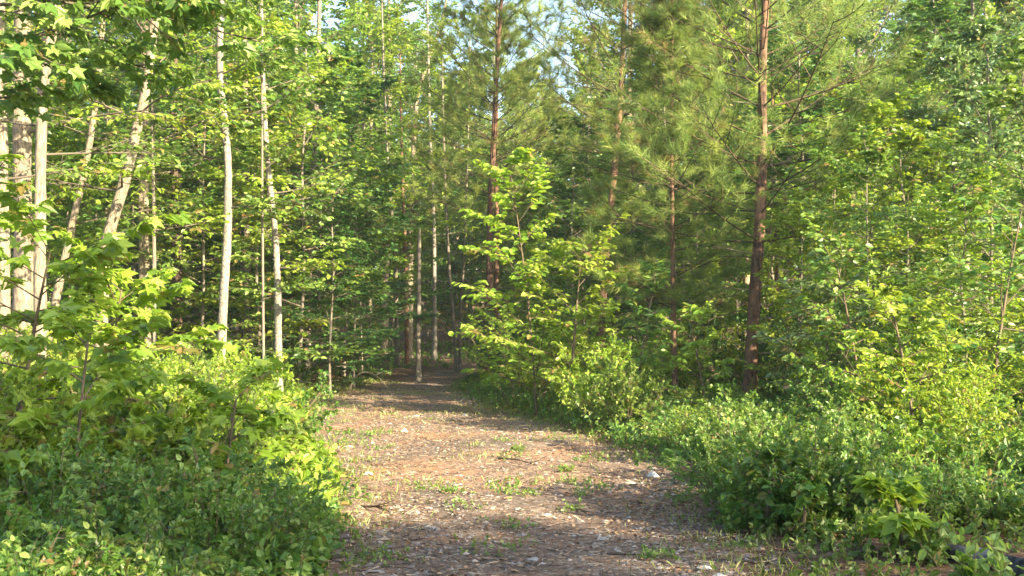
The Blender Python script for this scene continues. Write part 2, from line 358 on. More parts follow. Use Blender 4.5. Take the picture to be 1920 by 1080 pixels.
tag(link('gravel', g.mesh('gravel', [M_STONE])), 'pale gravel scattered over the clay track', 'gravel', None, 'stuff')

def litter(name, label, n, xs, ys, size, rng, mat, tm=OVATE, lift=.25, tl=0, th=1):
    g = Geo(); a = rng.uniform(0, 6.28, n); A = np.stack([np.cos(a), np.sin(a), rng.uniform(-.1, .35, n)], -1)
    N = np.array([0, 0, 1.0])+rng.standard_normal((n, 3))*lift
    S = size*rng.uniform(.6, 1.3, n)
    P = np.stack([xs, ys, floor_z(xs, ys)+.006+.012*rng.random(n)], -1)
    put_leaves(g, P, A, N, S, tl+(th-tl)*rng.random(n), tm, 0)
    return tag(link(name, g.mesh(name, [mat])), label, name.replace('_', ' '), None, 'stuff')
rg = RNG(12)
x1, y1 = path_pts(rg, 16000, 4.5, 36, 1.25, 1.5)
x2 = rg.uniform(.8, 9, 16000); y2 = rg.uniform(4.5, 20, 16000); x3 = rg.uniform(-9, -.8, 8000); y3 = rg.uniform(4.5, 24, 8000)
def clump(x, y): return np.sin(x*2.6+1.1*y)+np.sin(y*2.3-x*1.4+1)+.6*np.sin(x*6.3+2)*np.sin(y*5.1)
kk = clump(x1, y1)+rg.random(16000)*2.4 > .9; x1, y1 = x1[kk], y1[kk]
litter('leaf_litter', 'dry brown fallen leaves strewn across the track and floor', len(x1)+24000, np.concatenate([x1, x2, x3]), np.concatenate([y1, y2, y3]), .034, rg, M_LITTER, lift=.3)
g = Geo(); n = 9000; x, y = path_pts(rg, n, 4.5, 34, 1.3, 1.6); a = rg.uniform(0, 6.28, n)
a = np.where(rg.random(n) < .5, rg.normal(0, .5, n), a)
L = .02+.10*rg.random(n)**2.5; L = np.where(rg.random(n) < .01, rg.uniform(.15, .35, n), L)
D = np.stack([np.cos(a), np.sin(a), rg.uniform(-.03, .12, n)], -1)
b = Br(np.stack([x, y, floor_z(x, y)+.008], -1), D, L, rg.standard_normal((n, 3))*[.08, .08, .0], .002+.004*rg.random(n)+L*.006)
sticks(g, b, 2, .6, 3, 0); g.t[-1] = np.repeat(rg.random(n), 9).astype(np.float32)
tag(link('wood_chips', g.mesh('wood_chips', [M_CHIP])), 'splintered twigs and bark chips littering the track', 'wood chips', None, 'stuff')

# grass tufts and seedlings on the track
g = Geo(); rg = RNG(13)
tx, ty = path_pts(rg, 130, 9.5, 34, 1.12, 1.0); cl = np.sin(tx*1.7+2)+np.cos(ty*.9)+rg.random(len(tx)); m = cl > .2; tx, ty = tx[m], ty[m]
ey = 6.5+26*rg.random(170); es = np.where(rg.random(170) < .5, -1, 1); ex = pc(ey)+es*pw(ey)*rg.uniform(.82, 1.12, 170); tx = np.concatenate([tx, ex]); ty = np.concatenate([ty, ey])
for x, y in zip(tx, ty):
    k = rg.integers(20, 60); rad = rg.uniform(.12, .4); px = x+rg.normal(0, rad, k); py = y+rg.normal(0, rad, k)
    A = np.stack([rg.normal(0, .6, k), rg.normal(0, .6, k), np.ones(k)], -1); S = rg.uniform(.03, .09, k)
    put_leaves(g, np.stack([px, py, floor_z(px, py)], -1), A, rg.standard_normal((k, 3)), S, np.clip(rg.normal(.55, .3, k), 0, 1), LANCE, 0, wide=S*.16)
wx, wy = path_pts(rg, 70, 6, 17, 1.15, 1.0); wc = np.sin(wx*2.3+1)+np.sin(wy*1.9)+rg.random(70)*1.4; wx, wy = wx[wc > .7], wy[wc > .7]
wg = Geo()
for x, y in zip(wx, wy):
    k = rg.integers(14, 34); rad = rg.uniform(.05, .2); q1 = x+rg.normal(0, rad, k); q2 = y+rg.normal(0, rad, k)
    b = Br(np.stack([q1, q2, floor_z(q1, q2)-.005], -1), np.stack([rg.normal(0, .6, k), rg.normal(0, .6, k), np.ones(k)], -1), rg.uniform(.03, .11, k), np.zeros((k, 3)), np.full(k, .0015)); sticks(wg, b, 2, .5, 3)
    leaves(rg, wg, b, 5, .034, OBOV, 1, .5, ang=65, planar=.1, smin=.3)
tag(link('weeds', wg.mesh('weeds', [B_TWIG, L_MID])), 'small leafy weeds in loose patches on the near track', 'weeds', None, 'stuff')
tag(link('grass', g.mesh('grass', [M_GRASS])), 'thin yellowing grass sprouting on the track', 'grass', None, 'stuff')

# ------------------------------------------------------------------ plant builders
def limb_set(rng, pts, tlo, thi, n, length, elev0, elev1, r, bend=.12, az0=0):
    """n limbs leaving the trunk polyline"""
    t = np.linspace(tlo, thi, n)+rng.uniform(-.5, .5, n)*(thi-tlo)/n; t = np.clip(t, 0, 1)
    s = np.linspace(0, 1, len(pts)); P = np.stack([np.interp(t, s, pts[:, i]) for i in range(3)], -1)
    az = az0+np.arange(n)*2.399+rng.uniform(-.4, .4, n); u = (t-tlo)/max(thi-tlo, 1e-6)
    el = np.radians(elev0+(elev1-elev0)*u+rng.uniform(-10, 10, n))
    D = np.stack([np.cos(az)*np.cos(el), np.sin(az)*np.cos(el), np.sin(el)], -1)
    L = length(u)*rng.uniform(.75, 1.2, n); G = np.zeros((n, 3)); G[:, 2] = bend; G += rng.standard_normal((n, 3))*.13
    return Br(P, D, L, G, np.full(n, r)*(1-.5*u))

def smooth_line(pts, n=24):
    pts = np.asarray(pts, float); s = np.r_[0, np.cumsum(np.linalg.norm(np.diff(pts, axis=0), axis=1))]; s /= s[-1]
    t = np.linspace(0, 1, n)
    out = np.stack([np.interp(t, s, pts[:, i]) for i in range(3)], -1)
    for _ in range(2): out[1:-1] = (out[:-2]+2*out[1:-1]+out[2:])/4
    return out

def trunk_mesh(rng, pts, r0, r1, mat, name='trunk', sides=14, wob=.0):
    g = Geo(); L = np.linalg.norm(np.diff(pts, axis=0), axis=1).sum(); n = max(int(L/.22), 8); p = smooth_line(pts, n)
    t = np.linspace(0, 1, n); r = r0+(r1-r0)*t**.9; h = t*L; r = r*(1+.6*np.exp(-h/.28))*(1+.03*np.sin(h*3.1+r0*90))
    p[:, 0] += wob*np.sin(h*1.3+r0*50); p[:, 1] += wob*np.cos(h*.9)
    tube(g, p, r, sides, 0, .05 if r0 > .08 else .035, rng); return g, p

def crown_geo(rng, pts, tlo, nl, length, e0, e1, r, leaf=.12, k2=9, k3=5, kl=7, tmpl=OVATE, planar=.75, bend=.1, jit=.5, thi=.98, ratio2=.42, ratio3=.38, s2=.22, keep=1.0, droop=.2):
    g = Geo()
    b1 = limb_set(rng, pts, tlo, thi, nl, length, e0, e1, r, bend); sticks(g, b1, 5, .3, 5)
    b2 = children(rng, b1, k2, s2, 1.0, 50, ratio2, .02, planar, thin=.45); sticks(g, b2, 3, .4, 3)
    b3 = children(rng, b2, k3, .15, 1.0, 48, ratio3/.42, -.04, planar, thin=.5); sticks(g, b3, 2, .5, 3)
    leaves(rng, g, b3, kl, leaf, tmpl, 1, jit, planar=planar, keep=keep, droop=droop)
    leaves(rng, g, b2, 5, leaf, tmpl, 1, jit, planar=planar, smin=.4, keep=keep, droop=droop)
    return g

def make_tree(name, label, cat, rng, pts, r0, r1, bark, leafm, group=None, **kw):
    """pts are in world space; the empty stands at the base of the trunk"""
    pts = np.asarray(pts, float); base = pts[0].copy(); lp = pts-base
    t = thing(name, label, cat, tuple(base), 0, group)
    lp2 = lp.copy(); lp2[0, 2] -= .15
    tg, p = trunk_mesh(rng, lp2, r0, r1, bark); link('trunk', tg.mesh('trunk', [bark]), t)
    cg = crown_geo(rng, p, **kw); link('crown', cg.mesh('crown', [B_LIMB, leafm]), t)
    return t
def straight(H, rng, lean=.3, n=7):
    z = np.linspace(0, H, n); wx = np.cumsum(rng.normal(0, lean/n*1.3, n)); wy = np.cumsum(rng.normal(0, lean/n*1.3, n)); wx -= wx[0]; wy -= wy[0]
    return np.stack([wx, wy, z], -1)

def make_pine(name, label, rng, pts, r0, r1, live, Lmax, whorl=.5, per=4, nsh=6, nn=46, nlen=.24, nw=.0085, dead=8, group=None, spec=()):
    pts = np.asarray(pts, float); base = pts[0].copy(); lp = pts-base; H = lp[-1, 2]
    t = thing(name, label, 'pine tree', tuple(base), 0, group); lp2 = lp.copy(); lp2[0, 2] -= .15
    tg, p = trunk_mesh(rng, lp2, r0, r1, B_PINE, sides=16); link('trunk', tg.mesh('trunk', [B_PINE]), t)
    g = Geo(); zz = p[:, 2]; z = live; P = []; D = []; L = []; az = rng.uniform(0, 6)
    while z < H-.3:
        u = (z-live)/(H-live)
        c = np.array([np.interp(z, zz, p[:, i]) for i in range(3)]); az += .8
        for q in range(per):
            a = az+q*2*math.pi/per+rng.uniform(-.35, .35); el = math.radians(5+50*u+rng.uniform(-8, 10))
            P.append(c+[0, 0, rng.uniform(-.08, .08)]); D.append([math.cos(a)*math.cos(el), math.sin(a)*math.cos(el), math.sin(el)])
            L.append(Lmax*(1-u)**.75*(.55+.45*min(1, u*5+.35))*rng.uniform(.65, 1.15)+.25)
        z += whorl*rng.uniform(.8, 1.25)
    n = len(P); L = np.array(L); G = np.zeros((n, 3)); G[:, 2] = rng.uniform(.05, .28, n); G += rng.standard_normal((n, 3))*.05
    b1 = Br(np.array(P), np.array(D), L, G, .006+.0045*L); sticks(g, b1, 6, .3, 5)
    b2 = children(rng, b1, nsh, .3, 1.0, 48, .36, .16, .7, thin=.5); sticks(g, b2, 3, .5, 3)
    b3 = children(rng, b2, 2, .45, 1.0, 38, .6, .2, .4, thin=.7); sticks(g, b3, 2, .6, 3)
    # ends of b1 too
    for b, lo in ((b3, .35), (b2, .72), (b1, .88)):
        N = len(b)
        tt = lo+(1.02-lo)*rng.random((N, nn)); Pn = b.p(tt); T = b.tan(tt); rd = rng.standard_normal((N, nn, 3)); rd = nrm(rd-T*(rd*T).sum(-1, keepdims=True))
        a = np.radians(rng.uniform(14, 70, (N, nn, 1))); A = T*np.cos(a)+rd*np.sin(a); A[..., 2] -= .10
        S = nlen*rng.uniform(.7, 1.15, (N, nn)); ti = np.clip(.5+.3*rng.standard_normal((N, 1))+.14*rng.standard_normal((N, nn)), 0, 1)
        put_leaves(g, Pn.reshape(-1, 3), A.reshape(-1, 3), rng.standard_normal((N*nn, 3)), S.ravel(), ti.ravel(), NEEDLE, 1, wide=np.full(N*nn, nw))
    link('crown', g.mesh('crown', [B_PTWIG, L_NEEDLE]), t)
    if dead:
        for q in range(dead):
            g = Geo(); z = rng.uniform(.12*live, live*1.15); c = np.array([np.interp(z, zz, p[:, i]) for i in range(3)]); a = rng.uniform(0, 6.28)
            b = Br(c[None], np.array([[math.cos(a), math.sin(a), rng.uniform(-.2, .3)]]), np.array([rng.uniform(.5, 1.5)]), np.array([[0, 0, rng.uniform(-.25, .2)]]), np.array([.013]))
            sticks(g, b, 6, .3, 5); b2 = children(rng, b, 5, .3, 1, 45, .45, .05, .6, thin=.6); sticks(g, b2, 3, .3, 3)
            link('dead_branch', g.mesh('dead_branch', [B_TWIG]), t)
    for z, az_, L_, up in spec:
        g = Geo(); c = np.array([np.interp(z, zz, p[:, i]) for i in range(3)]); a = math.radians(az_)
        b = Br(c[None], np.array([[math.cos(a), math.sin(a), .05]]), np.array([L_]), np.array([[0, 0, up]]), np.array([.014]))
        sticks(g, b, 8, .3, 5); b2 = children(rng, b, 4, .35, 1, 38, .5, .15, .5, thin=.6); sticks(g, b2, 4, .3, 3); b3 = children(rng, b2, 2, .3, 1, 38, .5, .15, .4, thin=.6); sticks(g, b3, 2, .3, 3)
        link('dead_branch', g.mesh('dead_branch', [B_DEAD]), t)
    return t

def shrub(name, cat, rng, h, spread, stems, leafm, leaf, k2=6, k3=4, kl=6, tmpl=OVATE, jit=.5, e=(50, 75), planar=.4, leafy=.2, bark=B_TWIG, stem_r=.008, keep=1.0):
    t = thing(name, 'shrub', cat)
    az = np.arange(stems)*2.399+rng.uniform(-.3, .3, stems); el = np.radians(rng.uniform(e[0], e[1], stems)); rr = spread*.25*rng.random(stems)
    P = np.stack([np.cos(az)*rr, np.sin(az)*rr, np.full(stems, -.05)], -1)
    D = np.stack([np.cos(az)*np.cos(el), np.sin(az)*np.cos(el), np.sin(el)], -1)
    L = h/np.sin(el)*rng.uniform(.7, 1.1, stems); L = np.minimum(L, h*1.5); G = rng.standard_normal((stems, 3))*.1
    b1 = Br(P, D, L, G, np.full(stems, stem_r)); g = Geo(); sticks(g, b1, 6, .35, 5); link('stems', g.mesh('stems', [bark]), t)
    g = Geo(); b2 = children(rng, b1, k2, leafy, 1.0, 52, .42*spread/h if spread < h else .42, .05, planar, thin=.5); sticks(g, b2, 3, .4, 3)
    b3 = children(rng, b2, k3, .2, 1.0, 45, .5, 0, planar, thin=.6); sticks(g, b3, 2, .5, 3)
    leaves(rng, g, b3, kl, leaf, tmpl, 1, jit, planar=planar, keep=keep); leaves(rng, g, b2, kl, leaf, tmpl, 1, jit, planar=planar, smin=.3, keep=keep)
    link('foliage', g.mesh('foliage', [bark, leafm]), t); return t

# ------------------------------------------------------------------ the pines beside the track
def trunk_from(pix, d, H, lean=(0, 0), d2=None):
    """photo pixels top to bottom -> world polyline base to top, run on to height H"""
    pts = [at(px, py, d if d2 is None else d+(d2-d)*k/(len(pix)-1)) for k, (px, py) in enumerate(pix)][::-1]
    b = pts[0].copy(); dirn = (pts[0]-pts[1]); gz = float(ground(b[0], b[1]))
    if b[2] > gz+.1: b = b+dirn/abs(dirn[2])*(b[2]-gz) if abs(dirn[0]) < .25*abs(dirn[2]) else np.array([b[0]+.15*(b[0]-pts[1][0]), b[1], gz])
    b[2] = gz; pts = [b]+[q for q in pts if q[2] > gz+.3]
    top = pts[-1]; dd = nrm(pts[-1]-pts[-2]); dd = nrm(dd+np.array([0, 0, .6]))
    k = 0
    while top[2] < H:
        top = top+dd*1.5; dd = nrm(dd+np.array([0, 0, .25])); pts.append(top.copy()); k += 1
    return np.array(pts)
make_pine('pine_tree', 'tallest straight pine with reddish brown trunk, right of the track, bare branch stubs low down', RNG(21),
          trunk_from([(1436, 0), (1432, 60), (1429, 180), (1430, 300), (1424, 430), (1413, 580), (1404, 760)], 22.5, 13.5), .145, .03, 3.4, 4.1, nsh=8, dead=5, spec=[(1.05, -10, 1.2, .1), (1.25, -30, 1.3, .3), (1.55, 5, 1.1, .35), (1.75, -25, .9, .2), (.7, -15, 1.0, .15), (2.35, 185, 1.5, .05), (2.5, 0, 1.7, .1), (2.4, -50, 1.3, .2), (4.6, -10, 1.0, -.1), (4.9, 10, .8, .3), (3.1, 200, 1.0, .1), (6.2, 175, 1.6, .15)])
make_pine('pine_tree', 'slim pine with curved orange trunk leaning right as it rises, between the two thinnest pines', RNG(22),
          trunk_from([(1172, 0), (1168, 90), (1163, 190), (1152, 320), (1143, 410), (1131, 530), (1125, 660)], 29, 14.5), .135, .03, 6.3, 3.0, nsh=8, nw=.009, dead=4, spec=[(5.3, -8, 1.2, .05), (5.2, 8, 1.0, .15), (4.4, -10, 1.1, -.1), (3.6, 190, 1.0, .1), (7.0, -10, .9, .2)])
make_pine('pine_tree', 'young pine with thin pole-like trunk left of the tallest pine', RNG(23),
          trunk_from([(1260, 205), (1259, 300), (1261, 420), (1262, 560), (1266, 770)], 23, 8.2), .062, .02, 1.9, 1.9, whorl=.42, nsh=7, dead=5)
make_pine('pine_tree', 'feathery pine with red flaking trunk at the right edge of the bend in the track', RNG(24),
          trunk_from([(940, 0), (932, 130), (926, 250), (919, 400), (917, 560), (906, 718)], 33, 14.5), .14, .03, 5.0, 3.0, nsh=8, nw=.010, dead=7)
make_pine('pine_tree', 'dark slender pine trunk standing just behind the red trunked pine at the bend', RNG(25),
          trunk_from([(931, 420), (931, 520), (928, 600), (927, 700)], 36, 12), .10, .03, 6.5, 2.2, nsh=6, nn=40, nw=.008, dead=5)
make_pine('pine_tree', 'tall far pine whose brown trunk shows against sky gaps near the top', RNG(26),
          trunk_from([(1350, 0), (1352, 70), (1355, 160), (1350, 380), (1348, 640)], 44, 20), .20, .05, 9.5, 3.4, nsh=7, nn=44, nw=.011, dead=5)
make_pine('pine_tree', 'thin background pine trunk just right of the tallest pine', RNG(27),
          trunk_from([(1452, 370), (1455, 470), (1458, 640)], 31, 10.5), .07, .02, 4.5, 1.8, nsh=6, nn=40, nw=.008, dead=4)

# ------------------------------------------------------------------ the left-hand trunks
LT = [ # label, pixels, depth, H, r0, bark, crown start, colour
 ('pale trunk cut by the left edge of the picture', [(0, 95), (4, 300), (6, 500), (8, 690)], 19.5, 15, .13, B_PALE),
 ('thickest pale furrowed trunk near the left edge', [(41, 80), (40, 200), (42, 330), (45, 480), (42, 670)], 20.5, 18, .20, B_PALE),
 ('forked tree with a pale trunk just right of the thickest trunk', [(98, 60), (90, 100), (80, 170), (76, 300), (75, 480), (75, 685)], 17.5, 15, .105, B_PALE),
 ('slender pinkish trunk leaning right, left of the big leaning one', [(184, 150), (176, 220), (161, 310), (140, 400), (118, 500)], 23, 14, .09, B_PALE),
 ('strongly leaning pale trunk rising to the right in the left woods', [(281, 120), (268, 200), (250, 270), (234, 340), (212, 410), (194, 475)], 21, 12, .14, B_PALE),
 ('straight grey trunk behind the foot of the leaning trunk', [(270, 150), (268, 300), (270, 480), (272, 640)], 26, 17, .15, B_PALE),
 ('thin pole trunk hugging the straight grey trunk', [(286, 200), (287, 300), (289, 480), (290, 640)], 24, 12, .05, B_GREY),
 ('dark brown trunk deep in the left woods', [(326, 150), (328, 300), (331, 420), (332, 560)], 29, 17, .16, B_DARK),
 ('smooth silvery trunk with a gentle bend, standing clear of the others', [(415, 0), (413, 60), (411, 130), (420, 220), (428, 300), (427, 440), (419, 560), (415, 668)], 22.5, 15, .10, B_BIRCH),
 ('dull grey trunk in shade behind the silvery one', [(457, 0), (460, 180), (462, 350), (463, 600)], 31, 17, .115, B_GREY),
 ('mottled pale trunk bent near its middle, nearest the left edge of the track', [(494, 180), (497, 240), (505, 340), (516, 430), (521, 540), (522, 670)], 24, 11, .09, B_BIRCH),
 ('thin straight sapling trunk between silvery and mottled trunks', [(492, 430), (493, 520), (494, 670)], 23, 7, .03, B_GREY),
 ('dark slim trunk half hidden in leaves right of the mottled trunk', [(596, 120), (590, 280), (582, 400), (577, 620)], 33, 17, .11, B_GREY),
 ('slim grey trunk left of the red snag in the centre', [(728, 330), (736, 420), (742, 500), (744, 660)], 42, 14, .09, B_GREY),
 ('slim reddish trunk in the dark centre gap', [(756, 380), (759, 440), (762, 510), (763, 660)], 44, 12, .095, B_PINE),
 ('grey trunk with white patches in the shaded centre', [(808, 290), (812, 360), (814, 450), (815, 640)], 48, 16, .11, B_BIRCH),
 ('pair-forming thin trunk left of the two pines at the bend', [(843, 520), (850, 600), (857, 700)], 40, 12, .07, B_GREY),
 ('thinner twin of the thin trunk left of the two pines', [(868, 520), (862, 600), (862, 698)], 40.5, 12, .055, B_GREY),
 ('far trunk leaning right high in the centre', [(826, 50), (800, 120), (782, 180), (772, 330), (768, 600)], 50, 17, .17, B_PALE),
]
rg = RNG(31)
for k, (lab, pix, d, H, r0, bark) in enumerate(LT):
    pts = trunk_from(pix, d, H)
    far = d > 36
    make_tree('hardwood_tree', lab, 'tree', RNG(100+k), pts, r0, max(.02, r0*.35), bark, [L_MID, L_BRIGHT, L_MID][k % 3],
              tlo=.27 if not far else .35, nl=int(9+H*.9) if r0 > .06 else 8, length=lambda u, H=H, r0=r0: (.8+6*r0+.03*H)*(1.05-.5*u), e0=5, e1=55, r=r0*.16+.004, leaf=.13, k2=7, k3=4, kl=6, planar=.7, keep=.75)
# broken snag in the centre
g = Geo(); rgs = RNG(41); p = trunk_from([(786, 440), (785, 560), (784, 705)], 34, 1)
base = p[0].copy(); t = thing('dead_snag', 'broken off bare pole trunk standing at the end of the track', 'dead tree', tuple(base))
gg, _ = trunk_mesh(rgs, np.array([p[0]-base-[0, 0, .1], p[1]-base, p[-1]-base]), .085, .06, B_GREY); link('trunk', gg.mesh('trunk', [B_GREY]), t)
g = Geo(); top = p[-1]-base
tube(g, [top+[.0, 0, -.05], top+[.015, 0, .15], top+[.025, 0, .3]], [.055, .03, .004], 7, 0, .1, rgs); link('broken_top', g.mesh('broken_top', [B_GREY]), t)
for zz_, dd_, ll_ in ((2.0, (1, 0, .4), .5), (2.9, (-1, .2, .6), .35), (1.4, (-.8, -.5, .2), .4)):
    g = Geo(); sticks(g, Br(np.array([[0, 0, zz_]]), np.array([dd_], float), np.array([ll_]), np.zeros((1, 3)), np.full(1, .015)), 3, .4, 5); link('branch_stub', g.mesh('branch_stub', [B_GREY]), t)

# ------------------------------------------------------------------ prototypes for woods and thickets
def proto_tree(seed, H, r0, bark, lm, name='hardwood_tree', cat='tree', **kw):
    r = RNG(seed); return make_tree(name, 'x', cat, r, straight(H, r), r0, r0*.3, bark, lm, **kw)
hard = [
 proto_tree(201, 16, .17, B_PALE, L_MID, tlo=.16, nl=26, length=lambda u: 3.6*(1.05-.55*u), e0=5, e1=60, r=.05, leaf=.175, k2=9, k3=5, kl=7),
 proto_tree(202, 15, .15, B_GREY, L_DARK, tlo=.14, nl=24, length=lambda u: 3.9*(1.0-.5*u), e0=10, e1=60, r=.05, leaf=.175, k2=9, k3=5, kl=7, planar=.6),
 proto_tree(203, 17, .18, B_GREY, L_COOL, tlo=.2, nl=26, length=lambda u: 3.4*(1.1-.5*u), e0=15, e1=65, r=.05, leaf=.175, k2=9, k3=5, kl=7, planar=.6, jit=.7),
 proto_tree(204, 14.5, .14, B_PALE, L_BRIGHT, tlo=.25, nl=22, length=lambda u: 3.2*(1.05-.5*u), e0=20, e1=65, r=.045, leaf=.175, k2=9, k3=5, kl=7, planar=.5, jit=.7),
]
under = [
 proto_tree(211, 7.0, .045, B_GREY, L_MID, 'understory_tree', tlo=.12, nl=22, length=lambda u: 2.1*(.75+.75*u-1.15*u*u), e0=5, e1=45, r=.02, leaf=.125, k2=8, k3=4, kl=7, planar=.8, jit=.5),
 proto_tree(212, 6.0, .045, B_GREY, L_BRIGHT, 'understory_tree', tlo=.14, nl=20, length=lambda u: 2.0*(.75+.75*u-1.15*u*u), e0=8, e1=50, r=.02, leaf=.125, k2=8, k3=4, kl=7, planar=.75, jit=.55),
 proto_tree(213, 8.0, .06, B_GREY, L_DARK, 'understory_tree', tlo=.08, nl=28, length=lambda u: 2.2*(.75+.75*u-1.15*u*u), e0=0, e1=45, r=.02, leaf=.125, k2=8, k3=4, kl=7, planar=.85, jit=.45),
 proto_tree(214, 6.5, .045, B_GREY, L_GREY, 'understory_tree', tlo=.10, nl=22, length=lambda u: 2.0*(1.05-.7*u), e0=15, e1=55, r=.02, leaf=.11, k2=8, k3=4, kl=7, planar=.6, jit=.8),
]
used = set()
LAND = [(-80, 'the left edge'), (30, 'the thickest trunk'), (82, 'the forked trunk'), (150, 'the slender pinkish trunk'), (215, 'the leaning trunk'), (275, 'the straight grey trunk'), (335, 'the dark brown trunk'), (418, 'the silvery trunk'), (520, 'the mottled trunk'), (600, 'the dark slim trunk'), (690, 'the arched fallen branch'), (785, 'the bare snag'), (850, 'the thin trunk pair'), (910, 'the red trunked pine'), (985, 'the drooping lime tree'), (1070, 'the lower bright sapling'), (1140, 'the curved pine'), (1262, 'the pole-like pine'), (1420, 'the tallest pine'), (1600, 'the right thicket'), (1790, 'the pale backed trees'), (1920, 'the right edge')]
MADE = []
def mark(x, y): return min(LAND, key=lambda q: abs(q[0]-(960+x/y*FPX)))[1]
def settle_labels():
    d = {}
    for o, x, y in MADE: d.setdefault(o['label'], []).append((x/y, y, o))
    on = ['first', 'second', 'third', 'fourth', 'fifth', 'sixth', 'seventh', 'eighth', 'ninth', 'tenth']
    for lab, v in d.items():
        if len(v) == 1: continue
        v.sort(key=lambda q: q[0])
        for k, (_, _, o) in enumerate(v):
            w_ = ['left', 'right'][k] if len(v) == 2 else on[k]+' from left'
            o['label'] = lab+', '+w_

def place(protos, i, x, y, s, label, group, rz=None, rng=random.Random(3)):
    p = protos[i]; z = float(ground(x, y))-.02; rz = rng.uniform(0, 6.28) if rz is None else rz
    if y > 0: label = label+' '+mark(x, y)
    if id(p) not in used:
        used.add(id(p)); p.location = (x, y, z); p.rotation_euler = (0, 0, rz); p.scale = (s, s, s*rng.uniform(.95, 1.08)); p['label'] = label; p['group'] = group; o = p
    else: o = dup(p, (x, y, z), rz, (s, s, s*rng.uniform(.95, 1.08)), label, group)
    if y > 0: MADE.append((o, x, y))
    return o

R = random.Random(77)
# deep woods
def wood(ylo, yhi, step, xk, smin, smax, lab, grp, kinds, skip=lambda x, y: False):
    y = ylo
    while y < yhi:
        x = -xk*y
        while x < xk*y:
            xx, yy = x+R.uniform(-1.2, 1.2), y+R.uniform(-1.5, 1.5)
            if not skip(xx, yy):
                k = R.choice(kinds); s = R.uniform(smin, smax)
                if .045 < xx/yy < .085: s = min(s, (.285*yy+1.2)/17.5)
                place(hard, k, xx, yy, s, lab[k], grp)
            x += step*R.uniform(.8, 1.25)
        y += step*.95
near_p = lambda x, y: abs(x-pc(y)) < pw(y)+1.8
wood(40, 56, 5.2, .50, .98, 1.22, ['light green leafy tree at the back, behind', 'deep green leafy tree at the back, behind', 'bluish green leafy tree at the back, behind', 'yellow green leafy tree at the back, behind'], 'trees in the woods at the back', [0, 3, 0, 2, 1, 3],
     skip=lambda x, y: near_p(x, y) or (-.08 < x/y < .02) or (y > 44 and -.08 < x/y < .12))
wood(58, 150, 8.2, .52, 1.0, 1.35, ['light green tree far back, behind', 'deep green tree far back, behind', 'bluish green tree far back, behind', 'yellow green tree far back, behind'], 'trees far back in the woods', [0, 1, 2, 2, 3], skip=lambda x, y: y < 80 and (-.085 < x/y < .05))
# hand placed understory: (px, depth, kind, scale, label)
UL = 'small layered tree beyond'
UT = [(-40, 24, 0, 1.0), (60, 27, 0, 1.05), (130, 25, 1, .95), (190, 28, 0, 1.1), (250, 30, 1, 1.1), (330, 33, 2, 1.1), (370, 27, 0, 1.0), (455, 34, 2, 1.1), (480, 28, 1, 1.15), (560, 27, 0, 1.15),
      (610, 31, 0, 1.2), (645, 34, 2, 1.1), (540, 38, 0, 1.4), (430, 38, 1, 1.4), (300, 38, 2, 1.3), (170, 36, 0, 1.35), (30, 36, 2, 1.3), (100, 32, 0, 1.1), (620, 27, 2, .62), (665, 30, 2, .6), (680, 33.5, 2, .55), (690, 40, 1, 1.2)]
for q, (px, d, k, s) in enumerate(UT):
    x = (px-960)/FPX*d
    lab = ['small layered mid green tree beyond', 'small layered yellow green tree beyond', 'small dark green tree beyond', 'small pale leaved tree beyond'][k] if px < 600 else ['mid green understory tree beyond', 'yellow green understory tree beyond', 'dark bushy understory tree beyond', 'pale understory tree beyond'][k]
    place(under, k, x, d, s, lab, 'understory trees left of the track')
UT += [(20, 23, 1, 1.0), (150, 26, 1, 1.2), (230, 26, 0, 1.1), (350, 31, 1, 1.3), (400, 33, 0, 1.4), (500, 32, 1, 1.4), (560, 33, 0, 1.5), (620, 37, 1, 1.5), (260, 35, 1, 1.5), (90, 29, 1, 1.3), (590, 42, 3, 1.7), (480, 43, 0, 1.7), (360, 42, 1, 1.7), (640, 46, 0, 1.7)]
UR = [(1560, 34, 1, 1.5), (1680, 30, 1, 1.4), (1450, 38, 1, 1.5), (1030, 27, 1, .6), (1075, 31, 0, .95), (1110, 36, 2, 1.1), (1180, 34, 0, 1.0), (1240, 37, 2, 1.3), (1310, 33, 0, 1.0), (1380, 36, 1, 1.2), (1440, 28, 0, .85), (1500, 30, 2, 1.1), (1560, 26, 1, .95), (1500, 20.5, 1, .62),
      (1640, 22, 1, .9), (1600, 30, 0, 1.2), (1720, 25, 0, 1.0), (1700, 19, 1, .78), (1790, 20, 3, .95), (1860, 19, 3, 1.0), (1930, 21, 3, 1.15), (1850, 24, 2, 1.3), (1760, 30, 2, 1.4), (1940, 15, 0, .7), (1620, 17.5, 0, .6), (1810, 15.5, 1, .58), (1068, 26, 0, .45), (1210, 27, 2, .45), (1330, 27, 1, .5)]
for q, (px, d, k, s) in enumerate(UR):
    x = (px-960)/FPX*d
    lab = ['mid green understory tree', 'yellow green understory tree', 'dark green understory tree', 'pale backed glossy leaved tree'][k]+(' standing beyond' if d > 23 else ' standing near')
    place(under, k, x, d, s, lab, 'understory trees right of the track')
for q, (px, d, k, s) in enumerate([(735, 60, 1, 1.3), (775, 66, 0, 1.5), (812, 72, 1, 1.5), (850, 64, 3, 1.1), (885, 74, 1, 1.6), (925, 66, 0, 1.5), (965, 58, 1, 1.4), (1000, 68, 0, 1.6), (1040, 60, 1, 1.4), (800, 82, 0, 1.8), (870, 86, 1, 1.9), (945, 84, 0, 1.9), (1090, 56, 0, 1.4), (1150, 60, 1, 1.5)]):
    place(under, k, (px-960)/FPX*d, d, s, ['mid green', 'yellow green', 'dark green', 'pale'][k]+' small tree closing the far end beyond', 'small trees closing the far end of the track')
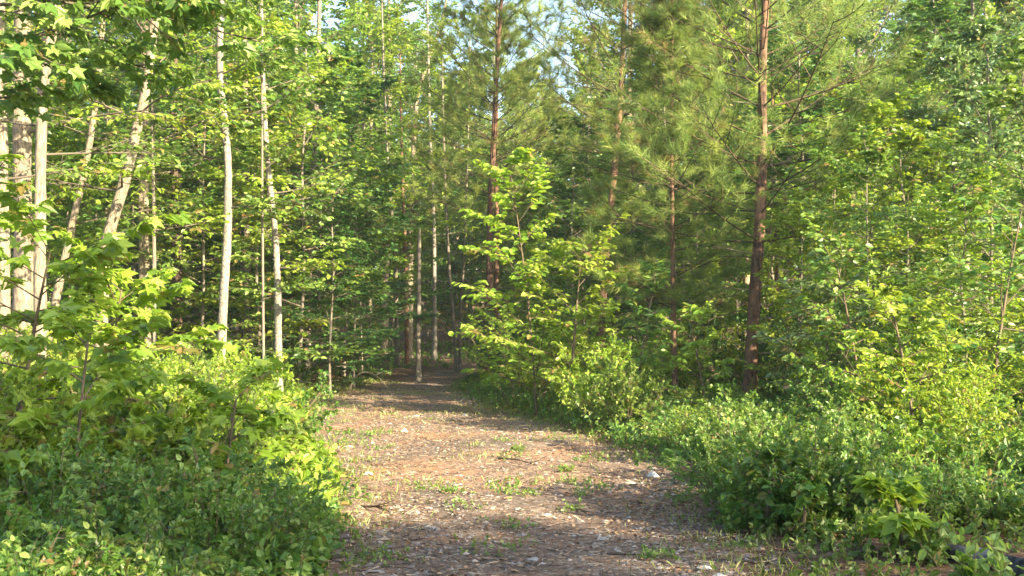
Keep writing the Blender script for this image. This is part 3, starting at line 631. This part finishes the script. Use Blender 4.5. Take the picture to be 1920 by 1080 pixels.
for q, (px, d, k, s) in enumerate([(775, 76, 0, 1.25), (850, 80, 3, 1.3), (925, 77, 0, 1.25), (995, 82, 3, 1.25), (1180, 58, 0, 1.0), (1240, 64, 3, 1.1)]):
    place(hard, k, (px-960)/FPX*d, d, s, ['light green', '', '', 'yellow green'][k]+' tall tree far back, behind', 'trees far back in the woods')
# trees beyond the frame to the right rear, which throw the foreground into shade
for q in range(15):
    x = -3+q*3.7+R.uniform(-.8, .8); y = -8.8+R.uniform(-1.2, 1.2)
    place(hard, [1, 0, 2, 0][q % 4], x, y, R.uniform(.67, .77), 'tree standing behind the camera', 'trees behind the camera')

for q in range(19):
    x = 0+q*3.1+R.uniform(-.8, .8); y = -12.8+R.uniform(-1.0, 1.0)
    place(hard, [0, 1, 0, 2][q % 4], x, y, R.uniform(.80, .87), 'tree standing in the second row behind the camera', 'trees behind the camera')
# yellow-green arching sapling in the centre right
def arch_tree(name, label, rng, base, H, leafm, lean, tmpl=LANCE, leaf=.13, L=1.9, nl=11, k2=6, kl=9, e0=25, e1=45, tlo=.12, bend=-.12, r0=.035, bark=B_TWIG):
    b0 = np.array([base[0], base[1], float(ground(base[0], base[1]))]); z = np.linspace(0, 1, 7)
    pts = np.stack([lean[0]*z**1.5, lean[1]*z**1.5, H*z], -1); t = thing(name, label, 'tree', tuple(b0))
    tg, p = trunk_mesh(rng, pts, r0, .008, bark); link('trunk', tg.mesh('trunk', [bark]), t)
    g = Geo(); b1 = limb_set(rng, p, tlo, 1, nl, lambda u: L*(1-.45*u), e0, e1, .012, bend); sticks(g, b1, 6, .3, 4)
    b2 = children(rng, b1, k2, .2, 1, 48, .35, -.1, .85, thin=.6); sticks(g, b2, 3, .4, 3)
    leaves(rng, g, b2, kl, leaf, tmpl, 1, .55, planar=.85, droop=.35); leaves(rng, g, b1, 12, leaf, tmpl, 1, .55, planar=.85, smin=.4, droop=.35)
    link('crown', g.mesh('crown', [bark, leafm]), t); return t
x = lambda px, d: (px-960)/FPX*d
arch_tree('young_tree', 'bright lime young tree with drooping sprays in front of the red trunked pine', RNG(51), (x(1005, 21), 21), 4.7, L_BRIGHT, (-.5, 0), OVATE, .14, 1.7, 25, 7, 8, r0=.022, tlo=.05)
arch_tree('young_tree', 'lower bright green sapling right of the drooping lime tree', RNG(52), (x(1070, 20), 20), 3.0, L_BRIGHT, (.2, 0), OVATE, .12, 1.5, 22, 7, 8)
for q, (lab, px, d, H, lm, tm, lf_, L_, nl_) in enumerate([
 ('pale green narrow leaved sapling left of the thinnest pine', 1190, 19, 2.4, L_MID, LANCE, .15, .85, 13),
 ('airy sapling with flat leaf sprays between the two right pines', 1325, 17.5, 1.7, L_BRIGHT, OVATE, .10, .9, 12),
 ('light leaved sapling with layered sprays just right of the tallest pine', 1530, 16, 2.3, L_GREY, OVATE, .11, 1.2, 15),
 ('bright red stemmed bushy sapling in the middle of the right thicket', 1715, 12.5, 1.75, L_BRIGHT, OVATE, .09, .85, 16),
 ('tall sapling with open branches near the right edge', 1850, 14, 3.1, L_MID, OVATE, .11, 1.4, 16),
 ('slender sapling leaning over the right thicket above the layered one', 1620, 15, 2.4, L_MID, OVATE, .10, 1.2, 18),
 ('knee high maple seedling at the front of the right thicket', 1500, 8.3, .36, L_MID, MAPLE, .08, .25, 5),
 ('small maple seedling beside the fallen log', 1690, 7.5, .38, L_BRIGHT, MAPLE, .13, .3, 5),
 ('leafy seedling standing alone on the litter at the right of the track', 1432, 8.6, .55, L_MID, OVATE, .08, .35, 8)]):
    arch_tree('maple_seedling' if 'maple' in lab else 'sapling', lab, RNG(300+q), (x(px, d), d), H, lm, (.15*H*(-1)**q, 0), tm, lf_, L_, nl_, 6, 7, 20, 50, .2, -.05, .012+.006*H)
# foreground left maples
arch_tree('maple_sapling', 'bright lime maple sapling with lobed leaves spreading from the left edge', RNG(53), (x(30, 10), 10.0), 2.15, L_BRIGHT, (.3, 0), MAPLE, .125, 1.7, 24, 6, 6, 0, 35, .2, -.05, .03)
arch_tree('maple_sapling', 'lime maple sapling reaching towards the silvery trunk', RNG(54), (x(190, 11), 11.0), 1.95, L_BRIGHT, (.2, 0), MAPLE, .125, 1.25, 18, 6, 6, 0, 35, .3, -.05, .025)
arch_tree('maple_sapling', 'low maple sapling with broad pale lobed leaves in the left thicket', RNG(55), (x(140, 8), 8.0), 1.45, L_BRIGHT, (.1, 0), MAPLE, .13, .8, 10, 4, 5, 5, 45, .2, -.05, .015)
arch_tree('maple_sapling', 'short maple sapling in the middle of the left thicket', RNG(56), (x(420, 8.6), 8.6), 1.05, L_BRIGHT, (.1, 0), MAPLE, .12, .7, 9, 4, 5, 5, 45, .2, -.05, .012)
# overhanging limbs at upper left: a tree whose trunk stands just outside the left edge
def over_tree():
    rng = RNG(57); base = np.array([-5.6, 9.5, float(ground(-5.6, 9.5))]); t = thing('overhanging_tree', 'big tree just off the left edge whose leafy limbs hang across the upper left corner', 'tree', tuple(base))
    tg, p = trunk_mesh(rng, np.array([(0, 0, -.1), (.05, .1, 3), (-.1, .2, 6), (0, .2, 10)]), .17, .08, B_GREY); link('trunk', tg.mesh('trunk', [B_GREY]), t)
    g = Geo(); P = []; D = []; L = []; G = []
    for z, dx, dy, dz, l, bz in [(3.4, 1, .05, .18, 3.6, -.03), (3.9, 1, -.12, .12, 3.5, -.10), (4.2, 1, .25, .05, 3.9, -.08), (4.5, .9, .4, .0, 3.4, -.1), (4.6, 1, -.3, .05, 3.0, -.15), (3.1, .9, .6, .25, 2.6, -.1), (5.0, 1, 0, .0, 4.2, -.07), (5.2, .8, .6, -.05, 4.0, -.06), (5.4, -1, 0, .3, 3.2, 0), (3.7, 1, .35, .1, 3.2, -.05), (4.0, 1, .1, .22, 3.9, -.14), (3.5, 1, -.15, .2, 3.0, -.08), (4.8, 1, .15, .1, 4.4, -.16), (6, -.5, -1, .3, 3.2, 0), (8, -1, .6, .6, 2.6, 0), (9, .4, .3, 1, 2.5, 0)]:
        P.append([0, .1, z+.3]); D.append([dx, dy, dz]); L.append(l*.8); G.append([0, 0, bz])
    b1 = Br(np.array(P), np.array(D, float), np.array(L), np.array(G)+rng.normal(0, .09, (len(P), 3)), np.full(len(P), .02)); sticks(g, b1, 8, .3, 6)
    b2 = children(rng, b1, 9, .25, 1, 45, .33, -.08, .8, thin=.4); sticks(g, b2, 4, .4, 3)
    b3 = children(rng, b2, 4, .2, 1, 45, .5, -.1, .8, thin=.6); sticks(g, b3, 2, .4, 3)
    leaves(rng, g, b3, 6, .105, MAPLE, 1, .7, droop=.4, keep=.6); leaves(rng, g, b2, 6, .115, MAPLE, 1, .5, smin=.4, droop=.4)
    link('crown', g.mesh('crown', [B_LIMB, L_MID]), t)
over_tree()

# ------------------------------------------------------------------ shrubs
SH = {
 'a': shrub('shrub', 'shrub', RNG(61), 1.05, 1.1, 12, L_MID, .068, 7, 4, 7),
 'b': shrub('shrub', 'shrub', RNG(62), 1.3, 1.3, 10, L_BRIGHT, .08, 7, 4, 7, jit=.6),
 'c': shrub('shrub', 'shrub', RNG(63), .8, 1.0, 12, L_MID, .062, 6, 4, 7, OBOV, e=(35, 75)),
 'd': shrub('shrub', 'shrub', RNG(64), 1.7, 1.5, 10, L_DARK, .075, 8, 4, 7),
 'e': shrub('shrub', 'shrub', RNG(65), 1.9, 1.6, 9, L_BRIGHT, .085, 8, 4, 7, planar=.8, jit=.4, e=(45, 80)),
 'f': shrub('shrub', 'shrub', RNG(66),   .6, .8, 10, L_MID, .07, 5, 3, 6, OVATE, e=(30, 70)),
 'g': shrub('shrub', 'shrub', RNG(67), 1.0, 1.1, 9, L_BRIGHT, .115, 6, 2, 5, MAPLE, e=(45, 80), planar=.4, jit=.75),
}
DESC = {'a': 'small leaved green bush', 'b': 'yellow green bush', 'c': 'low round-leaved bush', 'd': 'tall dark bush', 'e': 'tall bright bush', 'f': 'low weedy bush', 'g': 'lobed leaf bush'}
SP = {k: v for k, v in SH.items()}; keys = list(SH); prot = [SH[k] for k in keys]
def top_of(o):
    me = next(c for c in o.children if c.name.startswith('foliage')).data; a = np.zeros(len(me.vertices)*3, np.float32); me.vertices.foreach_get('co', a); return float(np.percentile(a[2::3], 97))
HT = {k: top_of(v) for k, v in SH.items()}; print('HT', HT)
SIGHT = [(-400, 610, 16, 686), (610, 860, 60, 742), (880, 950, 33, 716), (1105, 1145, 29, 655), (1250, 1280, 23, 762), (1345, 1465, 22.5, 752)]
def limit(x, y):
    px = 960+x/y*FPX; h = 9.0
    for a, b, dmax, py in SIGHT:
        if a-.28/y*FPX < px < b+.28/y*FPX and y < dmax+1: h = min(h, EYE-(py-620)/FPX*y-float(ground(x, y)))
    return max(h, .15)
def sh(k, x, y, s, zone, group):
    s = min(s, max(limit(x, y)/HT[k], .22))
    return place(prot, keys.index(k), x, y, s, DESC[k]+' '+zone, group)
def band(n, xlo, xhi, ylo, yhi, kinds, s0, s1, zone, group, mind, cond=lambda x, y: True, seed=1):
    r = random.Random(seed); pts = []; tries = 0
    while len(pts) < n and tries < 6000:
        tries += 1; y = r.uniform(ylo, yhi); x = r.uniform(xlo(y) if callable(xlo) else xlo, xhi(y) if callable(xhi) else xhi)
        if abs(x-pc(y)) < pw(y)+.15 or not cond(x, y): continue
        if any((x-a)**2+(y-b)**2 < mind*mind for a, b in pts): continue
        pts.append((x, y)); sh(r.choice(kinds), x, y, r.uniform(s0, s1), zone, group)
lf = lambda m: (lambda y: pc(y)-pw(y)-m)
rt = lambda m: (lambda y: pc(y)+pw(y)+m)
vl = lambda y: -.50*y-.3
vr = lambda y: .50*y+.3
GL, GR = 'shrubs in the thicket left of the track', 'shrubs in the thicket right of the track'
band(44, vl, lf(.5), 4.9, 8.2, 'acfac', .46, .66, 'in left foreground, under', GL, .55, seed=1)
band(46, vl, lf(1.0), 8.2, 14, 'abbgcg', .7, 1.0, 'mid left thicket, under', GL, .8, seed=2)
band(44, vl, lf(1.1), 14, 23, 'abbcg', .6, .85, 'at the foot of', GL, 1.05, seed=3)
band(20, lambda y: pc(y)-pw(y)-6, lf(1.2), 23, 40, 'adce', .6, .95, 'left of far bend, towards', GL, 1.1, seed=4)
band(20, rt(.25), vr, 8.6, 9.8, 'fcfa', .45, .75, 'in right foreground, under', GR, .7, cond=lambda x, y: x > 1.9+.1*y or y > 7, seed=5)
band(44, rt(.35), vr, 8.5, 13.5, 'abfcab', .5, .8, 'near in right thicket, under', GR, .85, seed=6)
band(48, rt(.4), vr, 13.5, 20, 'bedabe', .65, .95, 'mid right thicket, near', GR, 1.05, seed=7)
band(44, rt(.2), vr, 20, 30, 'bdebde', .75, 1.1, 'deep in right thicket, by', GR, 1.3, seed=8)
band(16, rt(-.1), lambda y: pc(y)+pw(y)+3, 28, 42, 'dabd', .7, 1.0, 'right of far bend, towards', GR, 1.1, seed=9)

# ------------------------------------------------------------------ ground cover too dense to count
def cover(name, label, seed, n, xlo, xhi, ylo, yhi, h, leafm, leaf, kl=9, tmpl=OVATE, pwr=1.0, margin=.1, cond=None):
    rng = RNG(seed); y = ylo+(yhi-ylo)*rng.random(n)**pwr
    a = np.array([xlo(q) if callable(xlo) else xlo for q in y]); b_ = np.array([xhi(q) if callable(xhi) else xhi for q in y]); x = a+(b_-a)*rng.random(n)
    dd = np.abs(x-pc(y))-pw(y); m = dd > margin+.25*rng.standard_normal(n)*.5
    cl = np.sin(x*1.9+y*.6)*np.cos(y*1.4-x*.8); m &= (cl+rng.random(n)*1.6) > .0
    if cond is not None: m &= cond(x, y)
    x, y, dd = x[m], y[m], dd[m]; n = len(x)
    H = h*rng.uniform(.35, 1.1, n)*np.clip(.45+dd*.7, .3, 1)
    H = np.minimum(H, np.array([limit(p, q) for p, q in zip(x, y)]))
    D = np.stack([rng.normal(0, .35, n), rng.normal(0, .35, n), np.ones(n)], -1)
    b = Br(np.stack([x, y, ground(x, y)-.01], -1), D, H, rng.standard_normal((n, 3))*.12, np.full(n, .003)); g = Geo(); sticks(g, b, 3, .4, 3)
    leaves(rng, g, b, kl, leaf, tmpl, 1, .6, ang=65, planar=.1, smin=.15)
    tag(link(name, g.mesh(name, [B_TWIG, leafm])), label, 'undergrowth', None, 'stuff')
cover('undergrowth', 'knee high green undergrowth carpeting the left side in front', 81, 5200, vl, lf(0), 4.3, 9.5, .42, L_MID, .068, 9, OVATE)
cover('undergrowth', 'sunlit undergrowth filling the left thicket farther back', 82, 7000, vl, lf(0), 9.5, 26, .45, L_BRIGHT, .085, 8, OVATE)
cover('undergrowth', 'patchy weedy undergrowth on the right in front', 83, 3400, rt(0), vr, 4.6, 9.5, .36, L_MID, .066, 8, OVATE, margin=.3, cond=lambda x, y: ((y > 8.4) & (np.sin(x*3.1+y)+np.sin(y*4-x) > -.7)) | ((x < 2.9) & (np.sin(x*5)+np.sin(y*7) > 1.2)))
cover('undergrowth', 'leafy undergrowth filling the right thicket farther back', 84, 9000, rt(0), vr, 8.5, 30, .5, L_MID, .07, 9, OVATE, margin=.15)
cover('verge_weeds', 'ankle high weeds and seedlings fringing both sides of the track', 86, 9000, lambda y: pc(y)-pw(y)-.7, lambda y: pc(y)+pw(y)+.8, 6.5, 36, .24, L_MID, .045, 7, OVATE, margin=-.12)
cover('undergrowth', 'scattered weeds among dry leaves in the lower right corner', 87, 260, 1.9, 4.6, 7.5, 8.6, .2, L_MID, .05, 7, OVATE, margin=.2)
cover('undergrowth', 'sparse green undergrowth on the far woodland floor', 85, 7000, lambda y: -.5*y, lambda y: .5*y, 28, 75, .5, L_MID, .11, 8, OVATE, margin=.3, cond=lambda x, y: np.abs(x-pc(y)) > pw(y)+.5)

# ------------------------------------------------------------------ deadwood
def hit(px, py):
    d = 4.0
    while d < 80:
        q = at(px, py, d)
        if q[2] <= float(floor_z(np.array(q[0]), np.array(q[1]))): return q
        d += .02
    return q
p0 = at(1935, 1075, 7.0); g = Geo(); gx = lambda x, y, dz: [x, y, float(ground(x, y))+dz]

lp_ = [hit(1700, 1036), hit(1765, 1045), hit(1830, 1056), hit(1890, 1072), hit(1960, 1090)]
tube(g, [q+np.array([0, 0, .045]) for q in lp_], [.028, .045, .058, .062, .062], 14, 0, .06, RNG(91)); o = link('fallen_log', g.mesh('fallen_log', [M_LOG])); tag(o, 'dark weathered log lying in the lower right corner', 'log')
def stick(name, label, pts, r, seed, mat=B_TWIG, twigs=3, cat='branch'):
    g = Geo(); tube(g, smooth_line(pts, 12), np.linspace(r, r*.4, 12), 6, 0, .05, RNG(seed)); rng = RNG(seed); pts = smooth_line(pts, 12)
    for q in range(twigs):
        a = pts[rng.integers(3, 10)]; dr = nrm(pts[-1]-pts[0])+rng.standard_normal(3)*.5; dr[2] = abs(dr[2])*.6+.1
        tube(g, [a, a+dr*.12, a+dr*.26+[0, 0, .02]], [r*.5, r*.35, r*.15], 5)
    tag(link(name, g.mesh(name, [mat])), label, cat)
q = at(662, 706, 29); q2 = at(712, 712, 29); z0 = float(ground(q[0], q[1]))
stick('fallen_branch', 'pale arched fallen branch at the left edge of the far bend', [(q[0]-.1, 29, z0+.05), (q[0]+.1, 29, z0+.5), (q[0]+.45, 28.9, z0+.55), (q2[0]+.1, 28.8, z0+.3), (q2[0]+.3, 28.7, z0+.05)], .028, 92, B_PALE)
def gstick(label, px0, py0, px1, py1, r, seed, mat=B_DARK):
    def gp(px, py):
        d = EYE*FPX/(py-620.0); xx = (px-960)/FPX*d; return [xx, d, float(floor_z(np.array(xx), np.array(d)))+r*.8]
    a, b = np.array(gp(px0, py0)), np.array(gp(px1, py1)); m = (a+b)/2+[0.02, .03, .02]; stick('fallen_stick', label, [a, m, b], r, seed, mat, 2, 'stick')
gstick('dark crooked stick lying across the middle of the track', 935, 860, 1006, 873, .011, 93)
gstick('short dark stick near the left edge of the track', 676, 952, 732, 962, .014, 94)
gstick('pale stick lying at the right edge of the track', 1232, 921, 1282, 928, .014, 95, B_PALE)
gstick('thin pale twig lying in the gravel in front', 762, 1020, 788, 1000, .007, 96, B_PALE)
def rock(label, px, py, s, seed):
    d = EYE*FPX/(py-620.0); xx = (px-960)/FPX*d; rng = RNG(seed); bm_v = []
    import bmesh
    bm = bmesh.new(); bmesh.ops.create_icosphere(bm, subdivisions=2, radius=1.0)
    for v in bm.verts:
        k = 1+.22*math.sin(v.co.x*3+seed)*math.cos(v.co.y*4+seed*2)+.12*rng.standard_normal(); v.co = Vector((v.co.x*k*s, v.co.y*k*s*.7, v.co.z*k*s*.4))
    me = bpy.data.meshes.new('rock'); bm.to_mesh(me); bm.free(); me.materials.append(M_ROCK)
    o = link('rock', me, None, (xx, d, float(floor_z(np.array(xx), np.array(d)))-s*.02)); tag(o, label, 'rock')
M_ROCK = soil_mat('quartz_rock', [(.45, .41, .38), (.58, .55, .51), (.68, .65, .62)], [(.4, .36, .32), (.55, .5, .46), (.66, .62, .58), (.7, .68, .64)], .5, 6)
rock('white rock at the bottom edge left of centre', 708, 1072, .05, 1)
rock('pale rock right of centre in the foreground gravel', 1002, 1048, .05, 2)
rock('whitish rock by the weeds right of the foreground gravel', 1130, 1008, .045, 3)
rock('small pale rock at the left edge of the sunlit stretch', 655, 838, .07, 4)
rock('flat white rock in the right part of the gravel', 1026, 970, .04, 5)

settle_labels()

# ------------------------------------------------------------------ air

bm_ = Geo(); X0, X1, Y0, Y1, Z0, Z1 = -95.0, 95.0, -40.0, 170.0, -2.0, 42.0
bm_.add([(X0, Y0, Z0), (X1, Y0, Z0), (X1, Y1, Z0), (X0, Y1, Z0), (X0, Y0, Z1), (X1, Y0, Z1), (X1, Y1, Z1), (X0, Y1, Z1)], [[0, 3, 2, 1], [4, 5, 6, 7], [0, 1, 5, 4], [1, 2, 6, 5], [2, 3, 7, 6], [3, 0, 4, 7]])
mh, n_, l_, out_ = new_mat('air'); pv = n_.new('ShaderNodeVolumePrincipled'); pv.inputs['Color'].default_value = (.80, .88, .95, 1); pv.inputs['Density'].default_value = .0006; pv.inputs['Anisotropy'].default_value = .2
l_.new(pv.outputs[0], out_.inputs['Volume']); tag(link('haze', bm_.mesh('haze', [mh])), 'faint summer haze between the trees', 'haze', None, 'stuff')
